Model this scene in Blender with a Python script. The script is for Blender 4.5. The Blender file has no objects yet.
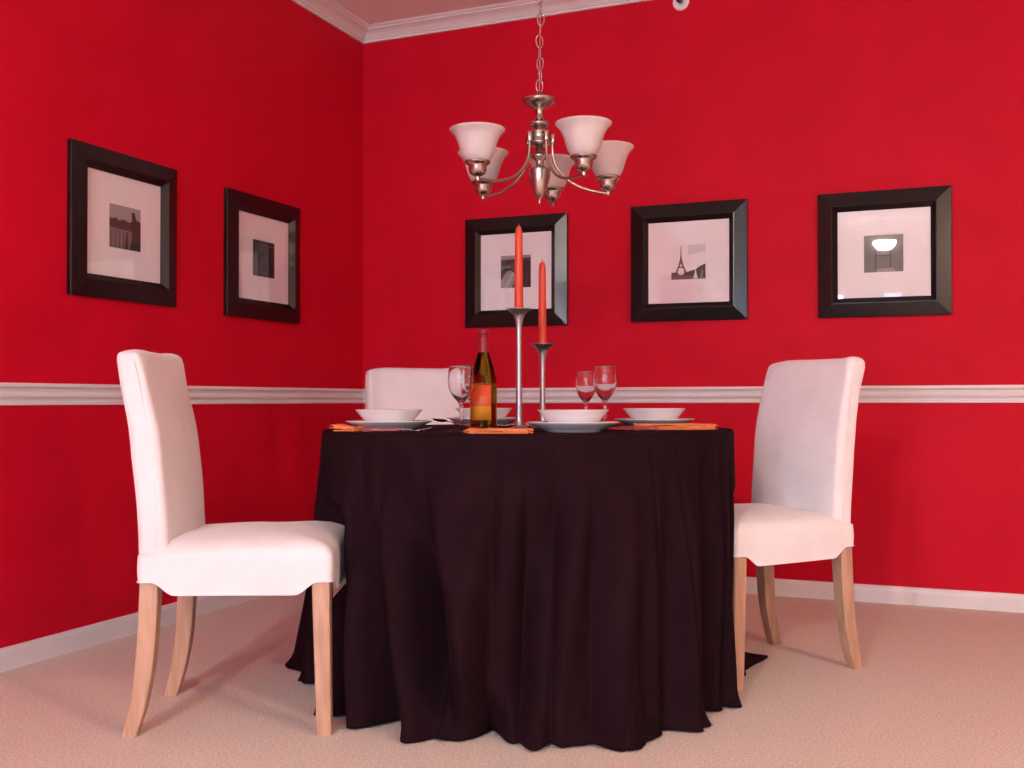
import bpy, bmesh, math, random
from mathutils import Vector, Matrix, noise
random.seed(7)
PI = math.pi
C = bpy.context.scene.collection
S = bpy.context.scene

# ------------------------------------------------------------------ helpers
def link(name, bm, mat=None, parent=None, smooth=True, loc=None, rotz=0.0):
    me = bpy.data.meshes.new(name)
    bmesh.ops.recalc_face_normals(bm, faces=bm.faces[:])
    bm.to_mesh(me); bm.free()
    if mat is not None:
        for m in (mat if isinstance(mat, (list, tuple)) else [mat]):
            me.materials.append(m)
    if smooth:
        for p in me.polygons: p.use_smooth = True
    o = bpy.data.objects.new(name, me); C.objects.link(o)
    if parent is not None: o.parent = parent
    if loc is not None: o.location = loc
    o.rotation_euler[2] = rotz
    return o

def tag(o, label, cat, group=None, kind=None):
    o['label'] = label; o['category'] = cat
    if group: o['group'] = group
    if kind: o['kind'] = kind
    return o

def thing(name, label, cat, loc=(0, 0, 0), rotz=0.0, group=None):
    o = bpy.data.objects.new(name, None); C.objects.link(o)
    o.location = loc; o.rotation_euler = (0, 0, rotz)
    return tag(o, label, cat, group)

def dup(root, loc, rotz, label, group=None):
    r = root.copy(); C.objects.link(r)
    r.location = loc; r.rotation_euler = (0, 0, rotz); r['label'] = label
    if group: r['group'] = group
    for ch in list(root.children):
        c = ch.copy(); C.objects.link(c); c.parent = r
        for g in list(ch.children):
            d = g.copy(); C.objects.link(d); d.parent = c
    return r

def lathe(prof, seg=48, bm=None, M=None):
    bm = bm or bmesh.new(); rings = []
    for r, z in prof:
        if r < 1e-6:
            rings.append([bm.verts.new((0, 0, z))])
        else:
            rings.append([bm.verts.new((r*math.cos(2*PI*i/seg), r*math.sin(2*PI*i/seg), z)) for i in range(seg)])
    for a, b in zip(rings, rings[1:]):
        if len(a) == 1 and len(b) == 1: continue
        for i in range(seg):
            j = (i+1) % seg
            if len(a) == 1: bm.faces.new((a[0], b[i], b[j]))
            elif len(b) == 1: bm.faces.new((a[i], a[j], b[0]))
            else: bm.faces.new((a[i], a[j], b[j], b[i]))
    if M is not None:
        bmesh.ops.transform(bm, matrix=M, verts=[v for r in rings for v in r])
    return bm

def smooth_pts(pts, n=6):
    """Catmull-Rom through tuples of any dimension."""
    out = []
    P = [pts[0]] + list(pts) + [pts[-1]]
    for i in range(1, len(P)-2):
        for k in range(n):
            t = k/n
            out.append(tuple(0.5*((2*b)+(-a+c)*t+(2*a-5*b+4*c-d)*t*t+(-a+3*b-3*c+d)*t**3)
                             for a, b, c, d in zip(P[i-1], P[i], P[i+1], P[i+2])))
    out.append(tuple(pts[-1]))
    return out

def tube(pts, rad, seg=12, closed=False, bm=None, flat=1.0):
    bm = bm or bmesh.new(); n = len(pts); rings = []
    pts = [Vector(p) for p in pts]
    up = Vector((0, 0, 1)); prevn = None
    for i, p in enumerate(pts):
        if closed: t = pts[(i+1) % n]-pts[i-1]
        else: t = pts[min(i+1, n-1)]-pts[max(i-1, 0)]
        t.normalize()
        if prevn is None:
            a = up if abs(t.dot(up)) < .95 else Vector((1, 0, 0))
            nn = (a - t*a.dot(t)).normalized()
        else:
            nn = (prevn - t*prevn.dot(t)).normalized()
        prevn = nn; b = t.cross(nn)
        r = rad(i/(n-1)) if callable(rad) else rad
        rings.append([bm.verts.new(p + nn*(math.cos(2*PI*k/seg)*r*flat) + b*(math.sin(2*PI*k/seg)*r)) for k in range(seg)])
    m = n if closed else n-1
    for i in range(m):
        a, b = rings[i], rings[(i+1) % n]
        for k in range(seg):
            j = (k+1) % seg
            bm.faces.new((a[k], a[j], b[j], b[k]))
    if not closed:
        bm.faces.new(rings[0]); bm.faces.new(rings[-1])
    return bm

def box(bm, x0, x1, y0, y1, z0, z1):
    v = [bm.verts.new((x, y, z)) for z in (z0, z1) for x, y in ((x0, y0), (x1, y0), (x1, y1), (x0, y1))]
    for f in ((0, 1, 2, 3), (4, 5, 6, 7), (0, 1, 5, 4), (1, 2, 6, 5), (2, 3, 7, 6), (3, 0, 4, 7)):
        bm.faces.new([v[i] for i in f])
    return bm

def rrect(hx, hy, r, n=6):
    """closed rounded rectangle loop, evenly described"""
    pts = []
    for cx, cy, a0 in ((hx-r, hy-r, 0), (-hx+r, hy-r, 90), (-hx+r, -hy+r, 180), (hx-r, -hy+r, 270)):
        for k in range(n+1):
            a = math.radians(a0+90*k/n)
            pts.append((cx+r*math.cos(a), cy+r*math.sin(a)))
    return pts

def bridge(bm, a, b):
    n = len(a)
    for i in range(n):
        j = (i+1) % n
        bm.faces.new((a[i], a[j], b[j], b[i]))

# ------------------------------------------------------------------ materials
def mat(name, col, rough=.5, metal=0.0, spec=.5, **kw):
    m = bpy.data.materials.new(name); m.use_nodes = True
    b = m.node_tree.nodes['Principled BSDF']
    b.inputs['Base Color'].default_value = (*col, 1)
    b.inputs['Roughness'].default_value = rough
    b.inputs['Metallic'].default_value = metal
    b.inputs['Specular IOR Level'].default_value = spec
    for k, v in kw.items():
        b.inputs[k.replace('_', ' ')].default_value = v
    return m

def nodes(m): return m.node_tree.nodes, m.node_tree.links, m.node_tree.nodes['Principled BSDF']

def noisy(m, scale, c0, c1, bump=0.0, bscale=None, detail=4, dist=.002, stretch=None, lo=.35, hi=.65):
    n, l, b = nodes(m)
    tc = n.new('ShaderNodeTexCoord'); mp = n.new('ShaderNodeMapping')
    l.new(tc.outputs['Object'], mp.inputs['Vector'])
    if stretch: mp.inputs['Scale'].default_value = stretch
    t = n.new('ShaderNodeTexNoise'); t.inputs['Scale'].default_value = scale; t.inputs['Detail'].default_value = detail
    l.new(mp.outputs[0], t.inputs['Vector'])
    r = n.new('ShaderNodeValToRGB'); l.new(t.outputs['Fac'], r.inputs['Fac'])
    r.color_ramp.elements[0].position = lo; r.color_ramp.elements[1].position = hi
    r.color_ramp.elements[0].color = (*c0, 1); r.color_ramp.elements[1].color = (*c1, 1)
    l.new(r.outputs['Color'], b.inputs['Base Color'])
    if bump:
        t2 = n.new('ShaderNodeTexNoise'); t2.inputs['Scale'].default_value = bscale or scale; t2.inputs['Detail'].default_value = detail
        l.new(mp.outputs[0], t2.inputs['Vector'])
        bp = n.new('ShaderNodeBump'); bp.inputs['Strength'].default_value = bump; bp.inputs['Distance'].default_value = dist
        l.new(t2.outputs['Fac'], bp.inputs['Height']); l.new(bp.outputs[0], b.inputs['Normal'])
    return m

M_red = noisy(mat('red_paint', (.5, .006, .016), .6, spec=.12), 3.0, (.49, .0024, .0175), (.54, .0030, .0215), bump=.12, bscale=260, dist=.001)
M_beige = noisy(mat('beige_paint', (.7, .6, .5), .7), 2.0, (.44, .39, .36), (.48, .43, .40))
M_ceil = noisy(mat('ceiling_paint', (.8, .78, .76), .8), 3, (.76, .74, .72), (.8, .78, .76), bump=.1, bscale=200)
M_trim = noisy(mat('white_trim_paint', (.85, .83, .82), .35), 4, (.70, .685, .69), (.75, .735, .74))
M_carpet = noisy(mat('carpet_pile', (.6, .5, .42), .95, spec=.1), 150, (.70, .62, .555), (.92, .84, .77), bump=1.0, bscale=260, dist=.008, detail=6)
M_slip = noisy(mat('white_cotton', (.85, .82, .8), .75, spec=.25), 9, (.765, .745, .765), (.81, .79, .81), bump=.6, bscale=6.5, dist=.014, detail=3)
M_slip.node_tree.nodes['Principled BSDF'].inputs['Sheen Weight'].default_value = .2
M_wood = noisy(mat('pale_birch', (.6, .42, .27), .42), 9, (.42, .25, .165), (.53, .33, .225), stretch=(9, 9, .8), detail=6)
M_cloth = noisy(mat('black_jersey', (.02, .01, .015), .85, spec=.06), 14, (.0090, .0028, .0050), (.0118, .0035, .0064), bump=.12, bscale=500, dist=.001)
M_cloth.node_tree.nodes['Principled BSDF'].inputs['Sheen Weight'].default_value = .0
M_cloth.node_tree.nodes['Principled BSDF'].inputs['Sheen Roughness'].default_value = .5
M_nickel = noisy(mat('brushed_nickel', (.45, .4, .36), .24, 1.0), 60, (.40, .345, .31), (.50, .435, .39), stretch=(1, 1, 8))
M_alum = mat('satin_aluminium', (.42, .40, .41), .42, 1.0)
M_steel = mat('polished_steel', (.75, .73, .72), .16, 1.0)
M_frame = noisy(mat('black_brown_frame', (.012, .009, .010), .25, spec=.42), 40, (.005, .0035, .004), (.009, .006, .0065), stretch=(1, 1, 6))
M_mat = mat('mount_board', (.84, .82, .84), .8)
M_candle = mat('orange_wax', (.56, .048, .020), .45, Subsurface_Weight=.05)
M_wick = mat('candle_wick', (.35, .08, .04), .9)
M_china = mat('white_china', (.82, .81, .82), .12, spec=.6)
M_nap = noisy(mat('orange_linen', (.85, .28, .07), .85), 120, (.72, .17, .055), (.84, .24, .085), bump=.4, bscale=300)
M_acryl = mat('pink_acrylic', (.78, .25, .28), .12, spec=.6, Transmission_Weight=.75)
M_plastic = mat('white_plastic', (.85, .82, .8), .4)
M_shade = noisy(mat('alabaster_glass', (.85, .78, .76), .4, Subsurface_Weight=.0, Transmission_Weight=.32), 9, (.70, .61, .60), (.90, .84, .83), detail=5)
M_foil = mat('red_foil', (.22, .008, .022), .45, spec=.35)
M_paint_white = mat('white_window_paint', (.8, .8, .8), .5)
M_dark = mat('dark_recess', (.03, .02, .02), .6)

def glass_mat(name, col=(1, 1, 1), rough=0.0, ior=1.45):
    m = bpy.data.materials.new(name); m.use_nodes = True
    n, l = m.node_tree.nodes, m.node_tree.links
    n.remove(n['Principled BSDF'])
    g = n.new('ShaderNodeBsdfGlass'); g.inputs['Color'].default_value = (*col, 1)
    g.inputs['Roughness'].default_value = rough; g.inputs['IOR'].default_value = ior
    l.new(g.outputs[0], n['Material Output'].inputs[0])
    return m
M_glass = glass_mat('clear_glass', (.98, .98, .99), ior=1.42)
M_bottle = glass_mat('olive_bottle_glass', (.52, .40, .13), ior=1.42)

def pane_mat():
    m = bpy.data.materials.new('picture_glass'); m.use_nodes = True
    n, l = m.node_tree.nodes, m.node_tree.links
    n.remove(n['Principled BSDF'])
    t = n.new('ShaderNodeBsdfTransparent'); g = n.new('ShaderNodeBsdfGlossy'); g.inputs['Roughness'].default_value = .015
    f = n.new('ShaderNodeFresnel'); ge = n.new('ShaderNodeNewGeometry'); mt = n.new('ShaderNodeMath')
    mt.operation = 'MULTIPLY_ADD'; mt.inputs[1].default_value = 1/1.5-1.5; mt.inputs[2].default_value = 1.5   # leaving the pane: the inverse ratio
    l.new(ge.outputs['Backfacing'], mt.inputs[0]); l.new(mt.outputs[0], f.inputs['IOR'])
    mx = n.new('ShaderNodeMixShader')
    l.new(f.outputs[0], mx.inputs[0]); l.new(t.outputs[0], mx.inputs[1]); l.new(g.outputs[0], mx.inputs[2])
    l.new(mx.outputs[0], n['Material Output'].inputs[0])
    return m
M_pane = pane_mat()

def emis(name, col, st):
    m = bpy.data.materials.new(name); m.use_nodes = True
    n, l = m.node_tree.nodes, m.node_tree.links
    n.remove(n['Principled BSDF'])
    e = n.new('ShaderNodeEmission'); e.inputs[0].default_value = (*col, 1); e.inputs[1].default_value = st
    l.new(e.outputs[0], n['Material Output'].inputs[0])
    return m

# bottle label: an orange field over a golden-yellow field, with darker edge lines and small print
def label_mat():
    m = mat('bottle_label_paper', (.8, .2, .03), .5)
    n, l, b = nodes(m)
    tc = n.new('ShaderNodeTexCoord'); sp = n.new('ShaderNodeSeparateXYZ'); l.new(tc.outputs['Object'], sp.inputs[0])
    mr = n.new('ShaderNodeMapRange'); mr.inputs[1].default_value = .028; mr.inputs[2].default_value = .132
    l.new(sp.outputs['Z'], mr.inputs[0])
    r = n.new('ShaderNodeValToRGB'); r.color_ramp.interpolation = 'CONSTANT'
    e = r.color_ramp.elements
    e[0].position = 0; e[0].color = (.58, .20, .02, 1)
    e[1].position = .06; e[1].color = (.64, .25, .02, 1)
    for p, c in ((.40, (.45, .07, .01, 1)), (.44, (.54, .062, .010, 1)), (.95, (.60, .08, .01, 1))):
        q = e.new(p); q.color = c
    l.new(mr.outputs[0], r.inputs[0]); l.new(r.outputs[0], b.inputs['Base Color'])
    return m
M_label = label_mat()

# ------------------------------------------------------------------ camera
CAM = Vector((2.7474, -4.6413, .85)); YAW, PITCH, ROLL, F = -.3924, .0155, -.0017, 1042.6
fw = Vector((math.sin(YAW)*math.cos(PITCH), math.cos(YAW)*math.cos(PITCH), math.sin(PITCH)))
rt = Vector((math.cos(YAW), -math.sin(YAW), 0)); up = rt.cross(fw)
r2 = rt*math.cos(ROLL)+up*math.sin(ROLL); u2 = -rt*math.sin(ROLL)+up*math.cos(ROLL)
cd = bpy.data.cameras.new('camera'); co = bpy.data.objects.new('camera', cd); C.objects.link(co)
cd.sensor_width = 36; cd.lens = F/1024*36; cd.clip_start = .05
co.matrix_world = Matrix(((r2.x, u2.x, -fw.x, CAM.x), (r2.y, u2.y, -fw.y, CAM.y), (r2.z, u2.z, -fw.z, CAM.z), (0, 0, 0, 1)))
S.camera = co

def at(px, D, z):
    """spot in the room lying D metres in front of the tripod, on the vertical line of picture column px"""
    lat = (px-512)/F*D
    return Vector((CAM.x+math.sin(YAW)*D+rt.x*lat, CAM.y+math.cos(YAW)*D+rt.y*lat, z))

# ------------------------------------------------------------------ room
XR, YF, H = 5.6, -7.6, 2.744
def struct(name, bm, m, smooth=False):
    o = link(name, bm, m, smooth=smooth); o['kind'] = 'structure'; return o
struct('floor', box(bmesh.new(), -.1, XR+.1, YF-.1, .1, -.1, 0), M_carpet)
struct('ceiling', box(bmesh.new(), -.1, XR+.1, YF-.1, .1, H, H+.1), M_ceil)
struct('wall_left', box(bmesh.new(), -.1, 0, YF-.1, .1, 0, H), M_red)
struct('wall_back', box(bmesh.new(), 0, XR, 0, .1, 0, H), M_red)
struct('wall_right', box(bmesh.new(), XR, XR+.1, YF-.1, .1, 0, H), M_beige)
# wall behind the camera with two narrow sidelight windows and one wide window
WINS = [(1.44, 1.74, .30, 2.06), (2.12, 2.36, .30, 2.06), (3.10, 4.70, .80, 2.10)]
bm = bmesh.new(); xs = 0
for x0, x1, z0, z1 in WINS:
    box(bm, xs, x0, YF-.1, YF, 0, H); box(bm, x0, x1, YF-.1, YF, 0, z0); box(bm, x0, x1, YF-.1, YF, z1, H); xs = x1
box(bm, xs, XR, YF-.1, YF, 0, H)
struct('wall_front', bm, M_beige)
for i, (x0, x1, z0, z1) in enumerate(WINS):
    bm = bmesh.new(); w = .03
    box(bm, x0, x0+w, YF-.09, YF+.01, z0, z1); box(bm, x1-w, x1, YF-.09, YF+.01, z0, z1)
    box(bm, x0+w, x1-w, YF-.09, YF+.01, z0, z0+w); box(bm, x0+w, x1-w, YF-.09, YF+.01, z1-w, z1)
    if i == 2: box(bm, (x0+x1)/2-.02, (x0+x1)/2+.02, YF-.08, YF-.02, z0+w, z1-w)
    struct('window_%d' % (i+1), bm, M_paint_white)

def sweep(name, prof, path, m):
    """profile (out, z) swept along wall path [(x,y,nx,ny)] with mitred joints"""
    bm = bmesh.new(); rings = []
    for x, y, nx, ny in path:
        rings.append([bm.verts.new((x+nx*a, y+ny*a, z)) for a, z in prof])
    for a, b in zip(rings, rings[1:]):
        for i in range(len(prof)-1):
            bm.faces.new((a[i], a[i+1], b[i+1], b[i]))
    return struct(name, bm, m)
rail = [(0, .836), (.008, .836), (.011, .841), (.011, .848), (.006, .851), (.009, .858), (.018, .862), (.020, .868), (.015, .874),
        (.010, .880), (.012, .888), (.020, .893), (.027, .897), (.027, .905), (.024, .908), (0, .908)]
base = [(0, .072), (.005, .072), (.009, .068), (.013, .058), (.014, .05), (.014, 0)]
crown = [(0, H-.061), (.012, H-.061), (.014, H-.055), (.010, H-.051), (.018, H-.048), (.024, H-.040), (.040, H-.027), (.060, H-.018), (.070, H-.015),
         (.070, H-.010), (.080, H-.008), (.087, H-.003), (.089, H), (0, H)]
def left_path(): return [(0, YF, 1, 0), (0, 0, 1, -1)]
def back_path(): return [(0, 0, 1, -1), (XR, 0, 0, -1)]
sweep('trim_1', rail, left_path(), M_trim); sweep('trim_2', rail, back_path(), M_trim)
sweep('trim_3', crown, left_path(), M_trim); sweep('trim_4', crown, back_path(), M_trim)
sweep('baseboard_left', base, left_path(), M_trim); sweep('baseboard_back', base, back_path(), M_trim)

# ------------------------------------------------------------------ sprinkler in the back wall
spr = thing('sprinkler', 'small round white fire sprinkler high on the red wall right of the chandelier', 'fire sprinkler', (1.66, 0, 2.654))
R90 = Matrix.Rotation(PI/2, 4, 'X')
link('cover_plate', lathe([(0, 0), (.038, 0), (.038, .004), (.034, .008), (.026, .009), (.022, .004), (.012, .003), (0, .003)], 40, M=R90), M_plastic, spr)
link('nozzle', lathe([(.011, .002), (.011, .016), (.006, .022), (.004, .03), (0, .03)], 20, M=R90), M_alum, spr)
link('deflector', lathe([(0, .036), (.013, .036), (.014, .034), (.004, .029), (0, .029)], 20, M=R90), M_dark, spr)

# ------------------------------------------------------------------ picture frames
FP = [(0, 0), (0, .017), (.002, .0185), (.056, .031), (.060, .0315), (.079, .014), (.081, .012), (.081, .004)]
def poly(bm, pts, z, mi):
    f = bm.faces.new([bm.verts.new((x, -z, y)) for x, y in pts]); f.material_index = mi
def circ(cx, cy, rx, ry, n=20, a0=0, a1=360):
    return [(cx+rx*math.cos(math.radians(a0+(a1-a0)*k/n)), cy+ry*math.sin(math.radians(a0+(a1-a0)*k/n))) for k in range(n+(0 if a1-a0 == 360 else 1))]
GREYS = {}
def grey(v, tint=(1, 1, 1)):
    k = (v, tint)
    if k not in GREYS: GREYS[k] = mat('photo_grey', tuple(v*t for t in tint), .7)
    return GREYS[k]

def picture(label, loc, rotz, art, w=.53, h=.53, tilt=0.0):
    t = thing('picture_frame', label, 'framed picture', loc, rotz, 'square black picture frames')
    t.rotation_euler = (0, tilt, rotz)
    bm = bmesh.new(); rings = []
    for d, o in FP:
        hx, hz = w/2-d, h/2-d
        rings.append([bm.verts.new((x, -o, z)) for x, z in ((-hx, -hz), (hx, -hz), (hx, hz), (-hx, hz))])
    for a, b in zip(rings, rings[1:]): bridge(bm, a, b)
    link('moulding', bm, M_frame, t, smooth=False)
    i = .082
    bm = bmesh.new(); box(bm, -w/2+i-.004, w/2-i+.004, -.0075, -.001, -h/2+i-.004, h/2-i+.004)
    link('mount', bm, M_mat, t, smooth=False)
    bm = bmesh.new(); mats = art(bm)
    pr = link('print', bm, mats, t, smooth=False); pr.location = (0, -.0076, 0)
    bm = bmesh.new(); box(bm, -w/2+i-.004, w/2-i+.004, -.0120, -.0105, -h/2+i-.004, h/2-i+.004)
    link('glazing', bm, M_pane, t, smooth=False)
    return t
A = .078   # half size of the little photographs
def bg(bm, mi=0, hx=A, hy=A): poly(bm, [(-hx, -hy), (hx, -hy), (hx, hy), (-hx, hy)], .0002, mi)

def art_river(bm):
    ms = [grey(.33), grey(.05), grey(.10), grey(.17), grey(.03), grey(.24)]
    bg(bm)
    poly(bm, [(-A, -A), (A, -A), (A, .0), (-A, .0)], .0004, 3)
    poly(bm, [(-A, -.004), (A, -.012), (A, .03), (.05, .036), (.02, .022), (-.01, .03), (-.03, .022), (-.05, .032), (-.065, .026), (-A, .03)], .0006, 1)
    for k in range(9):
        x = -A+.008+k*.010
        poly(bm, [(x, -A), (x+.004, -A), (x+.004, -.012), (x, -.012)], .0008, 5 if k % 2 else 2)
    poly(bm, [(.020, -A), (A, -A), (A, .03), (.055, .036), (.048, .058), (.040, .064), (.031, .058), (.034, .04), (.028, .01), (.034, -.03)], .0010, 4)
    poly(bm, [(-.004, -A), (.016, -A), (.012, -.02), (.004, -.015)], .0012, 1)
    return ms
def art_doorway(bm):
    ms = [grey(.045, (1, 1, 1.1)), grey(.075, (.9, 1, 1.1)), grey(.025), grey(.10)]
    bg(bm)
    for a, b in ((-.066, -.036), (-.030, -.002), (.004, .034)):
        for c, d in ((-.07, -.03), (-.024, .012), (.018, .05)):
            poly(bm, [(a, c), (b, c), (b, d), (a, d)], .0004, 1)
    poly(bm, [(.042, -A), (A, -A), (A, A), (.042, A)], .0006, 2)
    poly(bm, [(-.05, -.01), (-.01, .03), (.02, .034), (.02, .028), (-.008, .022), (-.044, -.014)], .0008, 2)
    poly(bm, [(-A, .056), (A, .056), (A, .062), (-A, .062)], .0010, 3)
    return ms
def art_arch(bm):
    ms = [grey(.05), grey(.30), grey(.45), grey(.015), grey(.14, (.8, 1, 1.15))]
    bg(bm)
    poly(bm, [(-A, .058), (A, .066), (A, A), (-A, A)], .0004, 1)
    poly(bm, [(-A, .004), (-.03, .012), (-.02, .03), (-A, .03)], .0004, 4)
    poly(bm, [(-A, -A), (-.02, -A), (.002, -.03), (.01, .0), (-.018, .014), (-.046, .0), (-A, -.04)], .0006, 1)
    poly(bm, [(-.062, -A), (-.044, -A), (.0, -.004), (-.012, .006)], .0008, 2)
    poly(bm, [(-A, -.008)] + [(-.04+.05*math.cos(a), -.03+.048*math.sin(a)) for a in [math.radians(q) for q in (140, 110, 80, 50, 20, 0)]] + [(.0, -.03)] +
         [(-.04+.04*math.cos(a), -.03+.038*math.sin(a)) for a in [math.radians(q) for q in (10, 40, 70, 100, 135)]], .0010, 3)
    poly(bm, [(.03, -A), (A, -A), (A, .05), (.05, .058), (.034, .03)], .0010, 3)
    poly(bm, [(-.05, .036), (.02, .05), (.02, .058), (-.05, .052)], .0012, 3)
    return ms
def art_tower(bm):
    ms = [grey(.80, (1, .96, .95)), grey(.05), grey(.13), grey(.42), grey(.22), grey(.62)]
    bg(bm)
    poly(bm, [(0, .03), (A, .046), (A, A), (.0, A)], .0003, 5)
    poly(bm, [(-A, -A), (A, -A), (A, -.05), (-A, -.045)], .0005, 2)
    poly(bm, [(-A, -.052), (-.06, -.046), (-.02, -.05), (.01, -.04), (.03, -.036), (.05, -.022), (A, -.010), (A, -.072), (.0, -.06)], .0007, 1)
    # the lattice tower: spire, waist, splayed legs with arch and light gaps
    poly(bm, [(-.0345, .076), (-.0325, .076), (-.031, .03), (-.027, .004), (-.040, .004), (-.036, .03)], .0009, 2)
    poly(bm, [(-.041, .006), (-.026, .006), (-.020, -.022), (-.027, -.022), (-.0335, -.004), (-.040, -.022), (-.047, -.022)], .0009, 2)
    poly(bm, [(-.049, -.020), (-.018, -.020), (-.017, -.026), (-.050, -.026)], .0010, 1)
    poly(bm, [(-.050, -.025), (-.043, -.025), (-.050, -.052), (-.062, -.052)], .0009, 2)
    poly(bm, [(-.024, -.025), (-.017, -.025), (-.004, -.052), (-.017, -.052)], .0009, 2)
    poly(bm, circ(-.0335, -.047, .014, .011), .0010, 0)
    poly(bm, [(.022, -A+.002), (.044, -A+.002), (.037, -.05), (.033, -.03), (.029, -.05)], .0011, 0)
    poly(bm, [(.052, -A), (.068, -A), (.066, -.035), (.058, -.04)], .0011, 4)
    return ms
def art_interior(bm):
    ms = [grey(.12), grey(.03), grey(.17), grey(.06), grey(.26)]
    bg(bm)
    poly(bm, [(-.035, -A), (-.029, -A), (-.029, .035), (-.035, .035)], .0004, 1)
    poly(bm, [(.024, -A), (.030, -A), (.030, .035), (.024, .035)], .0004, 1)
    poly(bm, [(-.029, -.012), (.024, -.012), (.024, -.007), (-.029, -.007)], .0004, 1)
    poly(bm, [(-.044, .022), (-.024, .022), (-.024, .036), (-.044, .036)], .0006, 3)
    poly(bm, [(-.024, .040), (.056, .044), (.056, .052), (-.012, .056)], .0006, 2)
    poly(bm, [(-.035, -A), (.05, -A), (.038, -.062), (-.022, -.064)], .0008, 4)
    return ms
zc = 1.468
picture('black framed photo of a riverside promenade, farther from the corner on the left wall', (0, -1.690, 1.477), PI/2, art_river, tilt=0.0)
picture('black framed dark photo on the left wall, nearer the room corner', (0, -.855, zc), PI/2, art_doorway)
picture('black framed arch photo on back wall, partly behind the tall orange candle', (.8505, 0, 1.469), 0, art_arch, tilt=.003)
picture('black framed photo of an iron lattice tower, middle of the back wall', (1.690, 0, 1.471), 0, art_tower, tilt=.004)
picture('black framed photo above the right hand chair, rightmost on the back wall', (2.519, 0, 1.4635), 0, art_interior, tilt=.003)

# ------------------------------------------------------------------ chairs
def chair_back_bm():
    bm = bmesh.new(); rings = []
    # (z, rear x, front x, half width)
    rows = smooth_pts([(.40, -.246, -.170, .215), (.47, -.247, -.172, .217), (.54, -.250, -.176, .218), (.62, -.256, -.182, .218), (.70, -.264, -.190, .218),
            (.78, -.274, -.200, .217), (.86, -.290, -.217, .216), (.92, -.303, -.231, .215), (.955, -.311, -.241, .213)], 3)
    rows = [(a, b, c, d-.012) for a, b, c, d in rows]
    for z, xr, xf, hw in rows:
        cx, hx = (xr+xf)/2, (xf-xr)/2
        pts = rrect(hx, hw, .020, 5)
        ring = []
        for k, (x, y) in enumerate(pts):
            bow = .010*(1-(y/hw)**2)*(1 if x > 0 else .6)*(-1 if x > 0 else 1)*0
            ring.append(bm.verts.new((cx+x+bow, y, z)))
        rings.append(ring)
    z0, xr, xf, hw = rows[-1]
    for k, (dz, ins) in enumerate(((.012, .003), (.020, .009), (.024, .018), (.026, .030))):
        cx, hx = (xr+xf)/2-.004*(k+1)*.6, (xf-xr)/2-ins
        ring = [bm.verts.new((cx+x, y, z0+dz-.001+.004*math.cos(y/hw*9)+.007*abs(y/hw)**6)) for x, y in rrect(max(hx, .004), hw-ins, max(.020-ins*.5, .003), 5)]
        rings.append(ring)
    for a, b in zip(rings, rings[1:]): bridge(bm, a, b)
    bm.faces.new(rings[0]); bm.faces.new(rings[-1])
    # subdivide long sides for puckers
    long = [e for e in bm.edges if e.calc_length() > .1]
    bmesh.ops.subdivide_edges(bm, edges=long, cuts=14, use_grid_fill=True)
    bm.normal_update()
    for v in bm.verts:
        z = v.co.z
        p = v.co*7
        a = .0024 + .0070*max(0, (z-.84)/.12)
        v.co += v.normal*(noise.noise(p)*a + noise.noise(Vector((v.co.y*9, v.co.z*3.5, 3+v.co.x*5)))*a*.8)
        if abs(v.co.y) < .20 and v.co.x > (-.215-.5*max(0, z-.7)*.3):  # padded front swells a little
            v.co.x += .008*(1-(v.co.y/.2)**2)*math.sin(max(0, min(1, (z-.42)/.52))*PI)
    return bm

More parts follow.
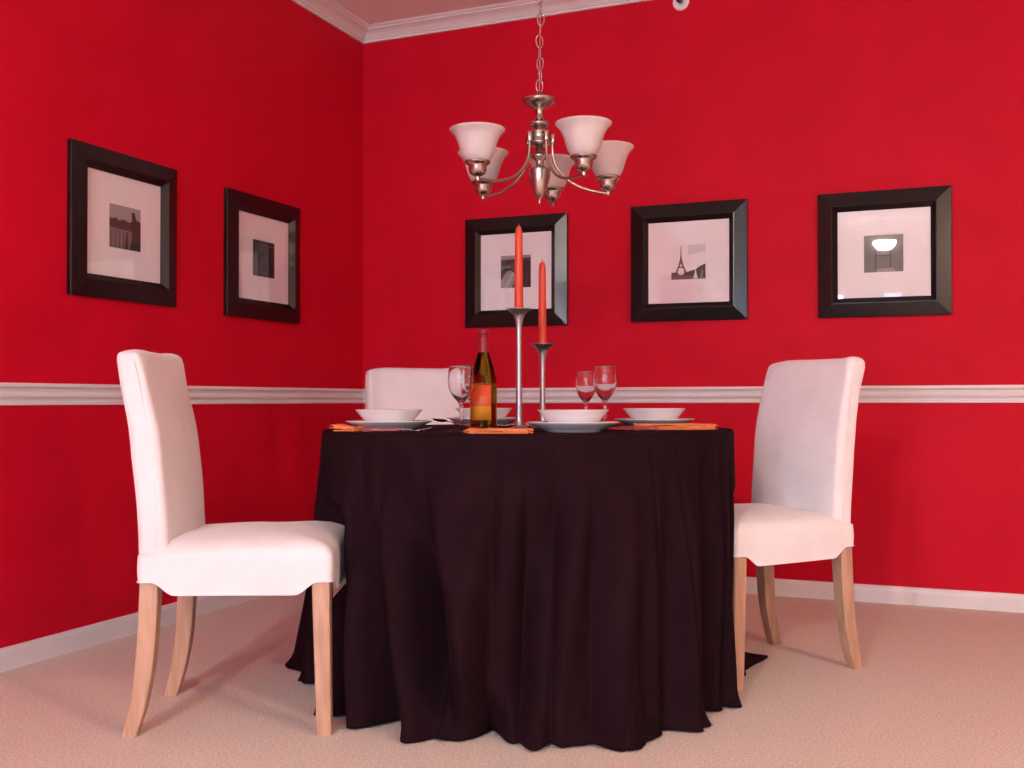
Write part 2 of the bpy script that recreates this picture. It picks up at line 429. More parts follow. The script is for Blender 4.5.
CHAIR_HEM = []
def chair_seat_bm():
    bm = bmesh.new(); rings = []
    n = 10
    base_loop = []
    hx, hy = .246, .225
    for cx, cy, a0 in ((hx-.018, hy-.018, 0), (-hx+.018, hy-.018, 90), (-hx+.018, -hy+.018, 180), (hx-.018, -hy+.018, 270)):
        r = .018
        for k in range(n+1):
            a = math.radians(a0+90*k/n); qx = cx+r*math.cos(a); base_loop.append((qx, (cy+r*math.sin(a))*(1-.055*(.24-qx)/.48)))
    # densify straight sides
    loop = []
    for i, p in enumerate(base_loop):
        q = base_loop[(i+1) % len(base_loop)]; loop.append(p)
        d = math.dist(p, q)
        if d > .05:
            m = int(d/.012)
            for k in range(1, m): loop.append((p[0]+(q[0]-p[0])*k/m, p[1]+(q[1]-p[1])*k/m))
    def hem(x, y):
        # hem notched in an arch around each leg
        best = 9
        for lx, ly in ((.235, .21), (.235, -.21), (-.235, .21), (-.235, -.21)):
            best = min(best, math.hypot(x-lx, y-ly))
        t = max(0, min(1, (best-.030)/.055)); t = t*t*(3-2*t)
        return .390*(1-t)+.358*t
    inner = []
    for k, zf in enumerate((0, .03, .15, .35, .55, .75, .92, 1.0)):
        ring = []
        for x, y in loop:
            zb = hem(x, y); zt = .458
            z = zb+(zt-zb)*zf
            out = .0025*math.sin(zf*PI) + .002*noise.noise(Vector((x*14, y*14, z*9)))+(.003 if zf == 0 else 0)
            d = math.hypot(x, y)
            ring.append(bm.verts.new((x*(1+out/d), y*(1+out/d), z)))
        rings.append(ring)
    for s, dz in ((.985, .008), (.955, .018), (.90, .027), (.80, .036), (.66, .043), (.50, .048), (.32, .051), (.15, .052)):
        ring = []
        for x, y in loop:
            px, py = x*s, y*s
            z = .458+dz*(1+.12*noise.noise(Vector((px*8, py*8, 1)))) - .008*max(0, -px/.25)
            ring.append(bm.verts.new((px, py, z)))
        rings.append(ring)
    # turned in under the hem
    under = []
    for x, y in loop:
        under.append(bm.verts.new((x*.975, y*.975, hem(x, y)+.002)))
    bridge(bm, under, rings[0])
    up_in = []
    for x, y in loop: up_in.append(bm.verts.new((x*.97, y*.97, .42)))
    bridge(bm, up_in, under)
    bm.faces.new(up_in)
    for a, b in zip(rings, rings[1:]): bridge(bm, a, b)
    c = bm.verts.new((0, 0, .51)); r = rings[-1]
    for i in range(len(r)): bm.faces.new((r[i], r[(i+1) % len(r)], c))
    CHAIR_HEM[:] = [(x*(1+.0025/math.hypot(x, y)), y*(1+.0025/math.hypot(x, y)), hem(x, y)+.001) for x, y in loop]
    return bm

def leg_bm(pts):
    """pts (x, z, halfx, halfy, y)"""
    bm = bmesh.new(); rings = []
    for x, z, hx, hy, y in smooth_pts(pts, 5):
        rings.append([bm.verts.new((x+a, y+b, z)) for a, b in rrect(hx, hy, .004, 2)])
    for a, b in zip(rings, rings[1:]): bridge(bm, a, b)
    bm.faces.new(rings[0]); bm.faces.new(rings[-1])
    return bm

def make_chair(label, loc, rotz):
    t = thing('dining_chair', label, 'chair', loc, rotz, 'white slipcovered dining chairs')
    link('seat', chair_seat_bm(), M_slip, t)
    link('backrest', chair_back_bm(), M_slip, t)
    link('hem', tube(CHAIR_HEM, .0017, 8, closed=True), M_slip, t)
    for s in (-1, 1):
        rear = [(-.218, .43, .0235, .0225, s*.182), (-.219, .36, .0235, .0225, s*.182), (-.224, .26, .0235, .0215, s*.183), (-.232, .16, .0225, .0205, s*.184),
                (-.248, .07, .0205, .0195, s*.185), (-.268, 0, .019, .0185, s*.186)]
        link('leg', leg_bm(rear), M_wood, t, smooth=False)
        front = [(.217, .43, .0225, .0225, s*.196), (.217, .36, .0225, .0225, s*.196), (.221, .18, .0205, .0205, s*.198), (.225, 0, .0185, .0185, s*.199)]
        link('leg', leg_bm(front), M_wood, t, smooth=False)
        # raised seam down each side of the backrest cover
        pts = [(x-.012, s*(hw-.0115), z) for z, x, hw in ((.47, -.187, .2165), (.60, -.191, .2175), (.72, -.203, .2175), (.82, -.218, .2165), (.90, -.233, .2150), (.95, -.245, .2125))]
        link('seam', tube(smooth_pts(pts, 4), .0014, 6), M_slip, t)
    return t
CH1 = ((.995, -2.270), math.radians(25)); CH2 = ((2.167, -1.245), math.radians(230)); CH3 = ((.900, -.983), math.radians(-45))
ch = make_chair('white slipcovered chair with birch legs, large at the left of the black table', (*CH1[0], 0), CH1[1])
dup(ch, (*CH2[0], 0), CH2[1], 'white slipcovered chair at the right of the black table, wrinkled upper backrest')
dup(ch, (*CH3[0], 0), CH3[1], 'white chair in the corner behind the table, only its backrest showing')

# ------------------------------------------------------------------ tablecloth
TC = Vector((1.56, -1.647)); ZT = .763; RT = .624
hem_tab = [(-180, .70), (-174, .70), (-169, .725), (-163, .71), (-150, .68), (-141, .61), (-130, .61), (-122, .675), (-116, .69), (-111, .64), (-105, .60), (-99, .59),
           (-93, .605), (-87, .64), (-81, .672), (-74, .672), (-67, .650), (-61, .645), (-52, .665), (-43, .655), (-33, .665), (-24, .648), (-15, .622), (-6, .606), (3, .592), (13, .592), (25, .66),
           (34, .675), (40, .68), (60, .66), (100, .69), (140, .67), (180, .70)]
def hem_r(deg):
    for (a, ra), (b, rb) in zip(hem_tab, hem_tab[1:]):
        if a <= deg <= b:
            t = (deg-a)/(b-a); t = t*t*(3-2*t); return ra+(rb-ra)*t
    return .68
# creases: (angle at the table edge, angle at the hem, half width deg, depth, start of s)
TH0 = -68.3
def ang(px, rad): return TH0+math.degrees(math.asin(max(-1, min(1, (px-527)/rad))))
creases = [(ang(352, 208), ang(356, 235), 3.0, .030, .15), (ang(378, 208), ang(398, 240), 3.6, .026, .1), (ang(404, 208), ang(462, 250), 4.6, .040, .05),
           (ang(436, 208), ang(430, 250), 3.4, .018, .2), (ang(562, 208), ang(500, 260), 6.0, .045, .15), (ang(600, 208), ang(566, 255), 4.0, .022, .3),
           (ang(622, 208), ang(640, 240), 3.0, .018, .3), (ang(644, 208), ang(668, 240), 3.2, .032, .1), (ang(668, 208), ang(690, 235), 2.6, .020, .3), (ang(500, 208), ang(490, 250), 3.0, .012, .2),
           (-20, -18, 4, .03, .2), (60, 62, 5, .04, .2), (80, 84, 5, .03, .2), (105, 100, 6, .04, .2), (130, 133, 5, .03, .2), (155, 152, 5, .04, .2), (175, 178, 4, .03, .2), (-160, -157, 4, .03, .2)]
def footprints():
    out = []
    for (ox, oy), a in (CH1, CH2, CH3):
        out.append((ox, oy, math.cos(a), math.sin(a)))
    return out
FPR = footprints()
def hit(cosq, sinq, x0, x1, y0, y1, legs=False):
    """distance from the table's axis at which a level ray enters a chair's seat slab (or a leg)"""
    r = .30
    while r < .9:
        x, y = TC.x+cosq*r, TC.y+sinq*r
        for ox, oy, c, s in FPR:
            dx, dy = x-ox, y-oy; lx, ly = dx*c+dy*s, -dx*s+dy*c
            if not legs:
                if x0 <= lx <= x1 and y0 <= ly <= y1: return r
            else:
                for qx, qy in ((.222, .197), (.222, -.197), (-.25, .197), (-.25, -.197)):
                    if abs(lx-qx) < .030 and abs(ly-qy) < .030: return r
        r += .004
    return 9.0
bm = bmesh.new()
NA, NS = 900, 70
seat_hit = [0]*NA; leg_hit = [0]*NA
for i in range(NA):
    th = 2*PI*i/NA-PI; c, s = math.cos(th), math.sin(th)
    seat_hit[i] = hit(c, s, -.30, .250, -.226, .226); leg_hit[i] = hit(c, s, 0, 0, 0, 0, True)
def smear(arr, k=5):
    out = []
    for i in range(NA):
        out.append(min(arr[(i+j) % NA]+(abs(j)/k)**2*.05 for j in range(-2*k, 2*k+1)))
    return out
seat_hit = smear(seat_hit, 5); leg_hit = smear(leg_hit, 7)
def smin(a, b, k):
    h = max(k-abs(a-b), 0)/k
    return min(a, b)-h*h*k/4
rings = []
center = bm.verts.new((0, 0, ZT))
for rr in (.1, .2, .3, .4, .5, .56, .60, .614):
    rings.append([bm.verts.new((rr*math.cos(2*PI*i/NA-PI), rr*math.sin(2*PI*i/NA-PI), ZT)) for i in range(NA)])
for dz, rr in ((.001, .619), (.004, .6225), (.009, .624)):
    rings.append([bm.verts.new((rr*math.cos(2*PI*i/NA-PI), rr*math.sin(2*PI*i/NA-PI), ZT-dz)) for i in range(NA)])
for j in range(1, NS+1):
    s = j/NS; ring = []
    for i in range(NA):
        th = 2*PI*i/NA-PI; deg = math.degrees(th)
        z = (ZT-.012)*(1-s)+.006
        r = RT + (hem_r(deg)-RT)*(s**1.15)
        f = 0.0
        wob = 1.6*noise.noise(Vector((s*2.2, deg*.02, 5)))
        for a0, a1, w, d, st in creases:
            c = a0+(a1-a0)*(s**.9)+wob
            dd = (deg-c+180) % 360-180
            if abs(dd) < 4*w:
                ww = w*(.75+.5*s)
                g = max(0, (s-st*.5)/(1-st*.5))
                f -= 2.4*d*g**.7*math.exp(-(dd/ww)**2)
                f += d*1.1*g**.7*(math.exp(-((dd-1.9*ww)/ww)**2)+math.exp(-((dd+1.9*ww)/ww)**2))
        # fine gathers all around
        ph = deg*.62+5*noise.noise(Vector((math.cos(th)*2.2, math.sin(th)*2.2, s*.5)))
        am = .35+.65*max(0, .5+noise.noise(Vector((math.cos(th)*3, math.sin(th)*3, 7))))
        if -182 < deg < -152 or 150 < deg: am *= .25
        f += .034*am*s**.45*(1-2*(1-abs(math.sin(ph*.5)))**1.25)
        cx, sx = math.cos(th), math.sin(th)
        f += .012*s**.7*noise.noise(Vector((cx*7+s*.5, sx*7, 1.3+s*.35)))
        f += .006*s**.5*noise.noise(Vector((cx*17+s*.8, sx*17, 4.3+s*.5)))
        r += f*(.15+.85*min(1, s*3))
        # keep outside the top's edge close to the rim
        if s < .12: r = max(r, RT-.004)
        # pressed in by the chair seats and legs
        dz = 0
        if z > .53: dz = z-.53
        elif z < .34: dz = .34-z
        r = smin(r, seat_hit[i]-.008+dz*(1.6 if z > .5 else 1.1), .05)
        if z < .40:
            lim = leg_hit[i]-.012
            r = smin(r, lim, .03)
        zz = z
        if s > .93:   # hem lies out on the carpet in small irregular lips
            k = (s-.93)/.07
            lip = .012+.022*max(0, noise.noise(Vector((cx*6, sx*6, 9))))+.008*noise.noise(Vector((cx*20, sx*20, 2)))
            if leg_hit[i] < 1 or seat_hit[i] < 1: lip *= .2
            lip += .095*math.exp(-((deg-33)/3.2)**2)
            r += lip*k*k
            zz = max(.004, .022*k*math.exp(-((deg-33)/3.2)**2)+ z+.006*noise.noise(Vector((cx*15, sx*15, 6)))*k)
        ring.append(bm.verts.new((r*cx, r*sx, zz)))
    rings.append(ring)
for a, b in zip(rings, rings[1:]): bridge(bm, a, b)
for i in range(NA): bm.faces.new((center, rings[0][i], rings[0][(i+1) % NA]))
cl = link('tablecloth', bm, M_cloth, loc=(TC.x, TC.y, 0))
md = cl.modifiers.new('thickness', 'SOLIDIFY'); md.thickness = .0022; md.offset = -1
tag(cl, 'black floor length cloth draped over the round table', 'tablecloth')

# ------------------------------------------------------------------ crockery
def bowl_bm():
    o = [(0, .006), (.040, .006), (.042, .0), (.047, .0), (.049, .004), (.060, .010), (.074, .024), (.086, .038), (.0965, .0505), (.0985, .0520), (.0975, .0535),
         (.094, .051), (.084, .040), (.071, .027), (.056, .016), (.040, .011), (0, .010)]
    return lathe(o, 64)
def plate_bm():
    o = [(0, .003), (.066, .003), (.068, 0), (.073, 0), (.075, .003), (.092, .009), (.112, .019), (.1255, .0255), (.127, .027), (.1255, .028), (.108, .0215), (.090, .0135),
         (.074, .0075), (.060, .0065), (0, .0065)]
    return lathe(o, 72)
settings = [('left', at(389, 3.05, ZT), 'in front of the large left chair'), ('near', at(573, 2.86, ZT), 'nearest the camera, right of the candlesticks'),
            ('right', at(654, 3.30, ZT), 'on the right side of the table'), ('far', at(484, 3.56, ZT), 'at the far side behind the wine bottle')]
plate0 = bowl0 = None
for key, p, where in settings:
    lp = 'white dinner plate under a bowl ' + where; lb = 'white flared bowl on a plate ' + where
    if plate0 is None:
        plate0 = link('dinner_plate', plate_bm(), M_china); bowl0 = link('soup_bowl', bowl_bm(), M_china); a, b = plate0, bowl0
    else:
        a = plate0.copy(); C.objects.link(a); b = bowl0.copy(); C.objects.link(b)
    a.location = p; b.location = p+Vector((0, 0, .0068))
    tag(a, lp, 'plate', 'white dinner plates on the table'); tag(b, lb, 'bowl', 'white bowls on the dinner plates')

# ------------------------------------------------------------------ wine glasses
def glass_bm(h, rmax, rrim, foot):
    t = .0011
    hb = h*.43   # underside of the bowl
    out = [(0, 0), (foot, 0), (foot, .0015), (foot*.6, .005), (.0065, .010), (.0042, .022), (.0038, hb*.7), (.0050, hb*.93), (.010, hb+.004), (rmax*.62, hb+.018*h/.18),
           (rmax*.90, hb+.036*h/.18), (rmax, hb+.058*h/.18), (rmax*.985, hb+.080*h/.18), (rrim, h)]
    inn = [(rrim-t, h), (rmax*.985-t, hb+.080*h/.18), (rmax-t, hb+.058*h/.18), (rmax*.90-t, hb+.037*h/.18), (rmax*.62-t, hb+.020*h/.18), (.008, hb+.008), (0, hb+.006)]
    so = smooth_pts(out[4:], 5); si = smooth_pts(inn, 5)
    return lathe(out[:4]+so+si, 48)
gl = link('wine_glass', glass_bm(.184, .0365, .0315, .034), M_glass, loc=at(461, 2.90, ZT))
tag(gl, 'clear empty wine glass standing just left of the wine bottle', 'wine glass', 'empty wine glasses on the table')
for px, D, h, rm, rr, lab in ((605, 3.16, .192, .0355, .0315, 'taller of the two clear wine glasses behind the nearest bowl'),
                              (586, 3.34, .181, .0325, .0285, 'shorter of the two clear wine glasses, left of the taller one'),
                              (472, 3.30, .192, .0345, .0305, 'clear wine glass half hidden behind the wine bottle')):
    g = link('wine_glass', glass_bm(h, rm, rr, .033), M_glass, loc=at(px, D, ZT))
    tag(g, lab, 'wine glass', 'empty wine glasses on the table')

# ------------------------------------------------------------------ wine bottle
bt = thing('wine_bottle', 'slope-shouldered wine bottle with orange and yellow label and red foil', 'wine bottle', at(483.5, 3.0, ZT), math.radians(-68))
R = .0385
prof = [(0, .012), (.022, .006), (.033, 0), (.0365, .001)] + smooth_pts([(R, .006), (R, .05), (R, .12), (R*.985, .140), (.0345, .160), (.029, .182), (.0225, .204), (.0170, .222), (.0146, .240), (.0138, .270), (.0136, .284)], 4) + [(.0136, .286), (.0, .286)]
link('bottle_body', lathe(prof, 56), M_bottle, bt)
foil = [(.0166, .2245), (.0152, .240), (.0145, .262), (.0143, .278), (.0155, .279), (.0158, .284), (.0158, .289), (.0146, .291), (0, .291), (0, .2865), (.0139, .2865), (.0140, .262), (.0148, .240), (.0162, .2245), (.0166, .2245)]
link('neck_foil', lathe(foil, 40), M_foil, bt)
bm = bmesh.new(); rr = R+.0006; prev = None
for k in range(33):
    a = math.radians(-74+124*k/32-14)
    col = [bm.verts.new((q*math.cos(a), q*math.sin(a), z)) for q, z in ((rr, .030), (rr, .130), (rr-.0004, .130), (rr-.0004, .030))]
    if prev: bridge(bm, prev, col)
    prev = col
link('front_label', bm, M_label, bt)

# ------------------------------------------------------------------ candlesticks and candles
def stick_bm(h):
    o = [(0, 0), (.036, 0), (.0365, .002), (.030, .005), (.018, .010), (.0125, .020), (.0098, .038), (.0086, h*.4), (.0086, h*.62), (.0092, h-.058), (.0115, h-.036), (.017, h-.018), (.028, h-.006), (.0375, h),
         (.0380, h+.0022), (.034, h+.0015), (.022, h-.004), (.0137, h-.006)]
    s = o[:3]+smooth_pts(o[3:14], 4)+o[14:]
    return lathe(s+[(.0137, h-.02), (0, h-.02)], 48)
def candle_bm(h):
    return lathe([(0, 0), (.0118, 0), (.0134, .006), (.0112, h-.024), (.0102, h-.012), (.0078, h-.003), (.0045, h+.001), (0, h)], 32)
for px, D, h, hc, lab, lab2 in ((519, 3.10, .357, .266, 'taller satin metal candlestick left of the shorter one', 'orange taper candle in the taller candlestick'),
                           (542.5, 3.27, .262, .278, 'shorter satin metal candlestick behind the nearest bowl', 'orange taper candle in the shorter candlestick')):
    p = at(px, D, ZT)
    s = link('candlestick', stick_bm(h), M_alum, loc=p); tag(s, lab, 'candlestick', 'satin metal candlesticks')
    c = link('taper_candle', candle_bm(hc), M_candle, loc=p+Vector((0, 0, h-.0195)))
    tag(c, lab2, 'candle', 'orange taper candles')
    link('wick', tube([(0, 0, hc-.002), (.0004, 0, hc+.004), (.0012, .0005, hc+.009)], .0016, 8), M_wick, c)

# ------------------------------------------------------------------ napkins
def napkin(px, D, w, d, layers, rot, lab, lift=0.0):
    bm = bmesh.new()
    NX, NY = 28, 10
    z0 = .0008
    n = layers*2+1
    # one continuous zig-zag folded sheet: section in x, extruded along y, closed into a solid
    def zf(l, x, y): return z0+l*.0042+.0030*noise.noise(Vector((x*22+l*3.1, y*18, l*1.7)))*(.2 if l == 0 else 1)+lift*max(0, -x/w)*l/layers
    sheets = []
    for l in range(layers+1):
        sh = []
        ox = .006*math.sin(l*2.1); 
        for i in range(NX+1):
            row = []
            for j in range(NY+1):
                x = -w/2+w*i/NX; y = -d/2+d*j/NY
                row.append((x*(1-.012*(l % 2))+ox*(abs(x)/w), y*(1-.02*((l+1) % 2)), max(zf(l, x, y), .0006)))
            sh.append(row)
        sheets.append(sh)
    def addsolid(sh, th):
        top = [[bm.verts.new((x, y, z+th)) for x, y, z in r] for r in sh]; bot = [[bm.verts.new((x, y, z)) for x, y, z in r] for r in sh]
        for i in range(NX):
            for j in range(NY):
                bm.faces.new((top[i][j], top[i+1][j], top[i+1][j+1], top[i][j+1])); bm.faces.new((bot[i][j], bot[i][j+1], bot[i+1][j+1], bot[i+1][j]))
        for i in range(NX):
            for j in (0, NY): bm.faces.new((top[i][j], top[i+1][j], bot[i+1][j], bot[i][j]))
        for j in range(NY):
            for i in (0, NX): bm.faces.new((top[i][j], top[i][j+1], bot[i][j+1], bot[i][j]))
        return top, bot
    prev = None
    for l, sh in enumerate(sheets):
        top, bot = addsolid(sh, .0034)
        if prev is not None:   # the fold joining this layer with the one below, on alternating edges
            j = NY if l % 2 else 0
            for i in range(NX):
                a, b = prev[1][i][j], prev[1][i+1][j]; c, d_ = top[i+1][j], top[i][j]
                m1 = bm.verts.new(((a.co+d_.co)/2)+Vector((0, .004 if j else -.004, 0))); m2 = bm.verts.new(((b.co+c.co)/2)+Vector((0, .004 if j else -.004, 0)))
                bm.faces.new((a, b, m2, m1)); bm.faces.new((m1, m2, c, d_))
        prev = (bot, top)
    # fringe threads at both short ends
    for sgn in (-1, 1):
        for k in range(34):
            y = -d/2+d*(k+.5)/34; l = random.randint(0, layers)
            x = sgn*w/2*.985
            z = max(zf(l, x, y), .001)+.0018
            L = .008+.006*random.random()
            tube([(x, y, z), (x+sgn*L*.5, y+.001*random.uniform(-1, 1), z+.0005), (x+sgn*L, y+.003*random.uniform(-1, 1), max(.0015, z-.002*random.random()))], .0008, 5, bm=bm)
    bmesh.ops.remove_doubles(bm, verts=bm.verts[:], dist=1e-5)
    o = link('napkin', bm, M_nap, loc=at(px, D, ZT), rotz=-YAW+math.radians(rot))
    tag(o, lab, 'napkin', 'orange fringed napkins')
    return o
napkin(499, 2.735, .155, .10, 2, -3, 'orange fringed napkin in front of the bottle, left of the nearest plate')
napkin(674, 3.06, .215, .10, 3, 4, 'orange folded napkin at the right edge of the table')
nl = napkin(349, 2.945, .066, .062, 2, -20, 'orange napkin at the left edge of the table beside the left plate', lift=.016)

# ------------------------------------------------------------------ cutlery with pink translucent handles
def handle_bm(L=.105):
    o = smooth_pts([(0, 0), (.0052, .0006), (.0072, .004), (.0060, .010), (.0050, .03), (.0052, .06), (.0045, L-.004), (.0038, L)], 4)
    M = Matrix.Rotation(PI/2, 4, 'Y') @ Matrix.Identity(4)
    bm = lathe([(max(r, 0), z) for r, z in o]+[(0, L)], 24, M=M)
    return bm
def sheet(bm, secs):
    """closed shape from cross sections (x, half width, z, thickness, dip)"""
    rings = []
    for x, hw, z, th, dip in secs:
        ring = []
        K = 8
        for k in range(K+1):
            u = -1+2*k/K; ring.append(bm.verts.new((x, u*hw, z+dip*(u*u)+th/2)))
        for k in range(K, -1, -1):
            u = -1+2*k/K; ring.append(bm.verts.new((x, u*hw, z+dip*(u*u)-th/2)))
        rings.append(ring)
    for a, b in zip(rings, rings[1:]): bridge(bm, a, b)
    bm.faces.new(rings[0]); bm.faces.new(rings[-1])
def utensil(kind, lab, loc, rotz, tiltdeg=0.0):
    t = thing(kind, lab, {'dinner_fork': 'fork', 'dinner_knife': 'knife', 'dinner_spoon': 'spoon'}[kind], loc, rotz, 'cutlery with translucent pink handles')
    t.rotation_euler = (0, math.radians(-tiltdeg), rotz)
    h = link('handle', handle_bm(), M_acryl, t); h.location = (0, 0, .0075)
    bm = bmesh.new()
    if kind == 'dinner_fork':
        sheet(bm, smooth_pts([(.100, .0035, .0075, .005, 0), (.120, .0026, .0070, .003, 0), (.134, .0032, .0045, .0022, 0), (.142, .0090, .0030, .0016, .0006), (.150, .0115, .0034, .0016, .001), (.156, .0118, .0045, .0015, .001)], 4))
        for q in range(4):
            y = -.0100+.00667*q
            tube([(.154, y, .0052), (.166, y, .0070), (.178, y, .0095), (.190, y*.95, .0125)], lambda u: .0014*(1-.6*u), 6, bm=bm)
        link('head', bm, M_steel, t)
    elif kind == 'dinner_knife':
        sheet(bm, smooth_pts([(.100, .0035, .0075, .005, 0), (.112, .0040, .0065, .0035, 0), (.120, .0085, .0050, .0016, 0), (.150, .0095, .0042, .0013, 0), (.180, .0085, .0040, .0012, 0), (.196, .0050, .0040, .0010, 0), (.203, .0010, .0040, .0008, 0)], 4))
        link('blade', bm, M_steel, t)
    else:
        sheet(bm, smooth_pts([(.100, .0035, .0075, .005, 0), (.120, .0028, .0080, .003, 0), (.136, .0040, .0070, .0020, .0), (.146, .0120, .0045, .0014, .004), (.158, .0185, .0030, .0013, .0065), (.172, .0200, .0032, .0013, .0065), (.184, .0150, .0055, .0013, .004), (.192, .0050, .0090, .0012, .0006)], 4))
        link('spoon_bowl', bm, M_steel, t)
    return t
VX = -YAW   # world angle of the picture's rightward direction
VX = math.atan2(rt.y, rt.x)
utensil('dinner_fork', 'pink handled fork lying in front of the left plate', at(363, 2.86, ZT), VX+math.radians(6))
utensil('dinner_spoon', 'pink handled spoon between the left plate and the wine glass', at(478, 3.16, ZT), VX+math.radians(228.7), tiltdeg=7.6)
utensil('dinner_knife', 'pink handled knife lying right of the nearest bowl, its end toward the right', at(658, 2.955, ZT), VX+math.radians(158))
utensil('dinner_fork', 'pink handled fork beside the knife right of the nearest bowl', at(640, 2.925, ZT), VX+math.radians(146))
utensil('dinner_fork', 'fork lying between the two candlesticks and the far plate', at(545, 3.42, ZT), VX+math.radians(196))

# ------------------------------------------------------------------ chandelier
HC = at(540, 3.20, 0)
chd = thing('chandelier', 'five light brushed nickel chandelier with frosted glass shades hanging on a chain', 'chandelier', (HC.x, HC.y, 0))
ZB = 1.497
col = [(0, 1.452), (.003, 1.453), (.0055, 1.458), (.003, 1.463), (.0045, 1.468), (.010, 1.474), (.017, 1.486), (.026, 1.510), (.0315, 1.535), (.0335, 1.556), (.0335, 1.561), (.030, 1.563), (.012, 1.566),
       (.0115, 1.580), (.0135, 1.588), (.028, 1.597), (.029, 1.602), (.022, 1.606), (.013, 1.612), (.0115, 1.640)]
body = link('column', lathe(col+[(.0, 1.640)], 48), M_nickel, chd)
link('hub', lathe([(0, 1.636), (.030, 1.636), (.034, 1.640), (.034, 1.644), (.030, 1.650), (.030, 1.668), (.034, 1.672), (.034, 1.675), (.026, 1.678), (0, 1.678)], 48), M_nickel, chd)
link('upper_stem', lathe([(0, 1.676), (.012, 1.676), (.0125, 1.682), (.020, 1.690), (.030, 1.696), (.032, 1.700), (.030, 1.705), (.018, 1.710), (.0125, 1.718), (.0125, 1.742), (.016, 1.748), (.030, 1.754),
      (.046, 1.765), (.0515, 1.772), (.0515, 1.776), (.046, 1.779), (.020, 1.783), (.008, 1.787), (.006, 1.800), (0, 1.802)], 48), M_nickel, chd)
for RA, deg in ((.222, 14), (.232, 78), (.216, 145), (.246, 221), (.256, 298)):
    a = VX+math.radians(deg); ca, sa = math.cos(a), math.sin(a)
    def W(r, z): return (r*ca, r*sa, z)
    pts = smooth_pts([W(.040, 1.650), W(.041, 1.625), W(.046, 1.590), W(.062, 1.560), W(.098, 1.527), W(.145, 1.507), W(.195, 1.4985), W(RA, 1.4975)], 6)
    link('arm', tube(pts, .0050, 12), M_nickel, chd)
    M = Matrix.Translation(W(.041, 0))
    link('arm_collar', lathe([(0, 1.640), (.0075, 1.640), (.0085, 1.643), (.0085, 1.668), (.0075, 1.671), (0, 1.671)], 20, M=M), M_nickel, chd)
    M = Matrix.Translation(W(RA, 0))
    cup = link('socket_cup', lathe([(0, 1.487), (.006, 1.489), (.0085, 1.495), (.006, 1.501), (.007, 1.504), (.013, 1.506), (.022, 1.512), (.0265, 1.522), (.0275, 1.534), (.0290, 1.538), (.0350, 1.541), (.0385, 1.545),
                         (.0385, 1.548), (.034, 1.549), (.0, 1.546)], 40, M=M), M_nickel, chd)
    sh = [(.012, 1.547), (.0335, 1.549), (.0400, 1.556), (.0465, 1.568), (.0530, 1.587), (.0590, 1.607), (.0680, 1.625), (.0795, 1.638), (.0810, 1.6415), (.0790, 1.642), (.0660, 1.629), (.0560, 1.609),
          (.0500, 1.588), (.0435, 1.570), (.0370, 1.559), (.0310, 1.5535), (.012, 1.5515)]
    sh = sh[:1]+smooth_pts(sh[1:-1], 3)+sh[-1:]
    link('glass_shade', lathe(sh, 56, M=M), M_shade, chd)
    link('bulb', lathe([(0, 1.547), (.012, 1.5475), (.0125, 1.565), (.016, 1.578), (.020, 1.590), (.019, 1.601), (.012, 1.610), (0, 1.613)], 20, M=M), M_plastic, chd)
# chain of oval links with a gentle sway, up to the ceiling
def link_bm(L=.040, wd=.0105, r=.0017, turn=0.0, tilt=0.0):
    pts = []
    for q in range(28):
        a = 2*PI*q/28
        x = wd*math.cos(a); z = (L/2)*math.sin(a)
        pts.append(Vector((x*math.cos(turn), x*math.sin(turn), z)))
    bm = tube(pts, r, 8, closed=True)
    bmesh.ops.rotate(bm, cent=(0, 0, 0), matrix=Matrix.Rotation(tilt, 3, Vector((rt.x, rt.y, 0)).cross(Vector((0, 0, 1)))), verts=bm.verts[:])
    return bm
z = 1.818; k = 0; pitch = .0345
while z < H-.06:
    off = .003*math.sin(min(PI, (z-1.80)/.55*PI))+.002*math.sin(k*1.3)
    o = link('chain_link', link_bm(turn=PI/2*(k % 2)+.6+.15*math.sin(k), tilt=.10*math.sin(k*2.1)), M_nickel, chd)
    o.location = (rt.x*off, rt.y*off, z); z += pitch; k += 1
link('ceiling_canopy', lathe([(0, H-.045), (.012, H-.043), (.03, H-.03), (.058, H-.012), (.062, H), (0, H)], 40), M_nickel, chd)
# cord threaded up through the chain
cpts = [(rt.x*(+.003*math.sin(min(PI, max(0, (q-1.80)/.55*PI)))), rt.y*(+.003*math.sin(min(PI, max(0, (q-1.80)/.55*PI)))), q) for q in [1.79+.04*i for i in range(24)]]
link('power_cord', tube(cpts, .0013, 6), M_alum, chd)

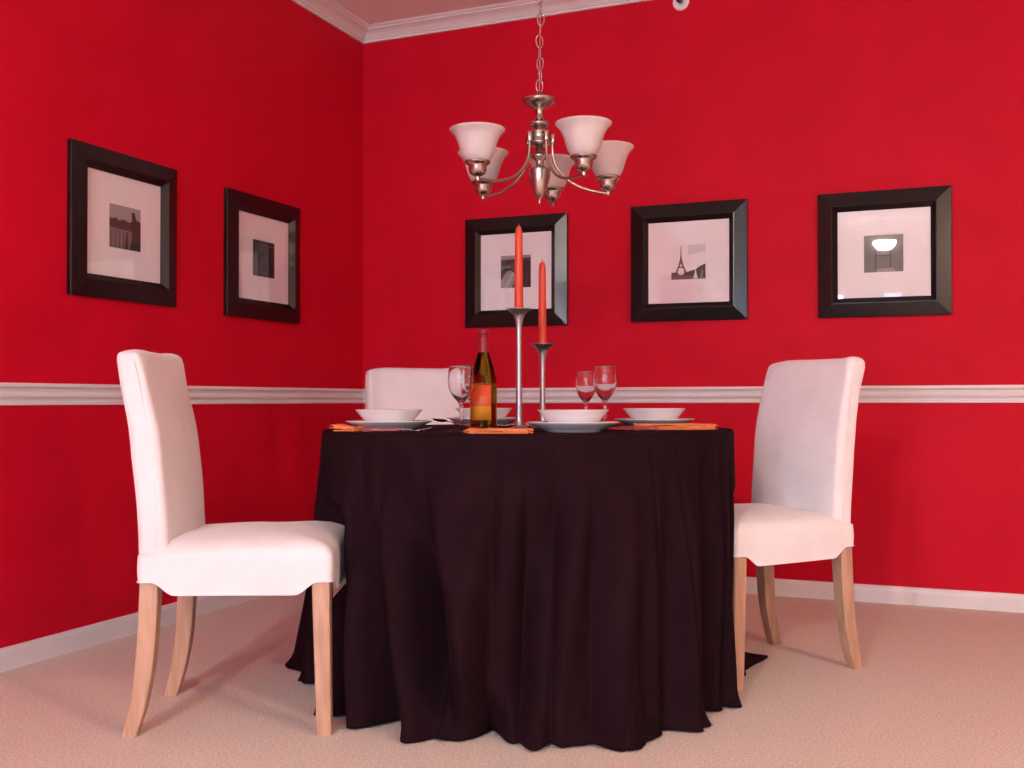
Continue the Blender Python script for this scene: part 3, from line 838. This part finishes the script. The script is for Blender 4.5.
# ------------------------------------------------------------------ lamps of the room (behind and right of the camera)
WARM = (1.0, .78, .58)
dome = thing('ceiling_lamp', 'lit glass bowl lamp hanging under the ceiling behind the camera', 'ceiling lamp', (2.2, -6.75, 0))
link('lamp_base', lathe([(0, H), (.07, H), (.07, H-.015), (.02, H-.03), (.006, H-.05), (.006, 2.40), (.016, 2.39), (.010, 2.37), (0, 2.368)], 40), M_nickel, dome)
link('lamp_shade', lathe([(.016, 2.392), (.05, 2.400), (.085, 2.425), (.105, 2.460), (.108, 2.475), (.104, 2.475), (.082, 2.430), (.05, 2.406), (.016, 2.398)], 48), emis('lit_bowl_glass', (1.0, .86, .74), 1300), dome)
pend = thing('pendant_lamp', 'lit bell shaped pendant lamp out of frame to the right', 'pendant lamp', (5.15, -3.95, .17))
link('lamp_shade', lathe([(.095, 2.0), (.098, 2.0), (.092, 2.05), (.075, 2.10), (.04, 2.13), (0, 2.14), (0, 2.136), (.038, 2.126), (.072, 2.097), (.089, 2.05), (.095, 2.0)], 48), emis('lit_bell_glass', WARM, 16), pend)
link('stem', lathe([(0, 2.14), (.012, 2.14), (.012, 2.17), (.004, 2.18), (.004, H-.19), (.05, H-.19), (.05, H-.17), (0, H-.17)], 24), M_nickel, pend)

def light(name, typ, loc, energy, col, rot=(0, 0, 0), **kw):
    d = bpy.data.lights.new(name, typ); d.energy = energy; d.color = col
    for k, v in kw.items(): setattr(d, k, v)
    o = bpy.data.objects.new(name, d); o.location = loc; o.rotation_euler = rot; C.objects.link(o); return o
COOL = (.61, .77, 1.05)
for (x0, x1, z0, z1), en in zip(WINS, (98, 14, 80)):
    light('window_daylight', 'AREA', ((x0+x1)/2, YF-.12, (z0+z1)/2), en, COOL, (PI/2, 0, 0), shape='RECTANGLE', size=x1-x0-.02, size_y=z1-z0-.02)
light('dome_bulb', 'POINT', (2.2, -6.75, 2.452), 220, (1.0, .86, .74), shadow_soft_size=.02)
light('pendant_bulb', 'POINT', (5.15, -3.95, 2.2), 400, (1.0, .60, .40), shadow_soft_size=.05)

w = bpy.data.worlds.new('world'); S.world = w; w.use_nodes = True
w.node_tree.nodes['Background'].inputs[0].default_value = (.6, .75, 1, 1); w.node_tree.nodes['Background'].inputs[1].default_value = 1.0

S.view_settings.view_transform = 'Standard'; S.view_settings.look = 'None'
S.view_settings.exposure = -0.38; S.view_settings.gamma = 1.0; S.view_settings.use_curve_mapping = False
S.cycles.max_bounces = 12; S.cycles.diffuse_bounces = 6; S.cycles.glossy_bounces = 6; S.cycles.transmission_bounces = 12; S.cycles.transparent_max_bounces = 12
S.cycles.sample_clamp_indirect = 6.0
S.cycles.use_denoising = True
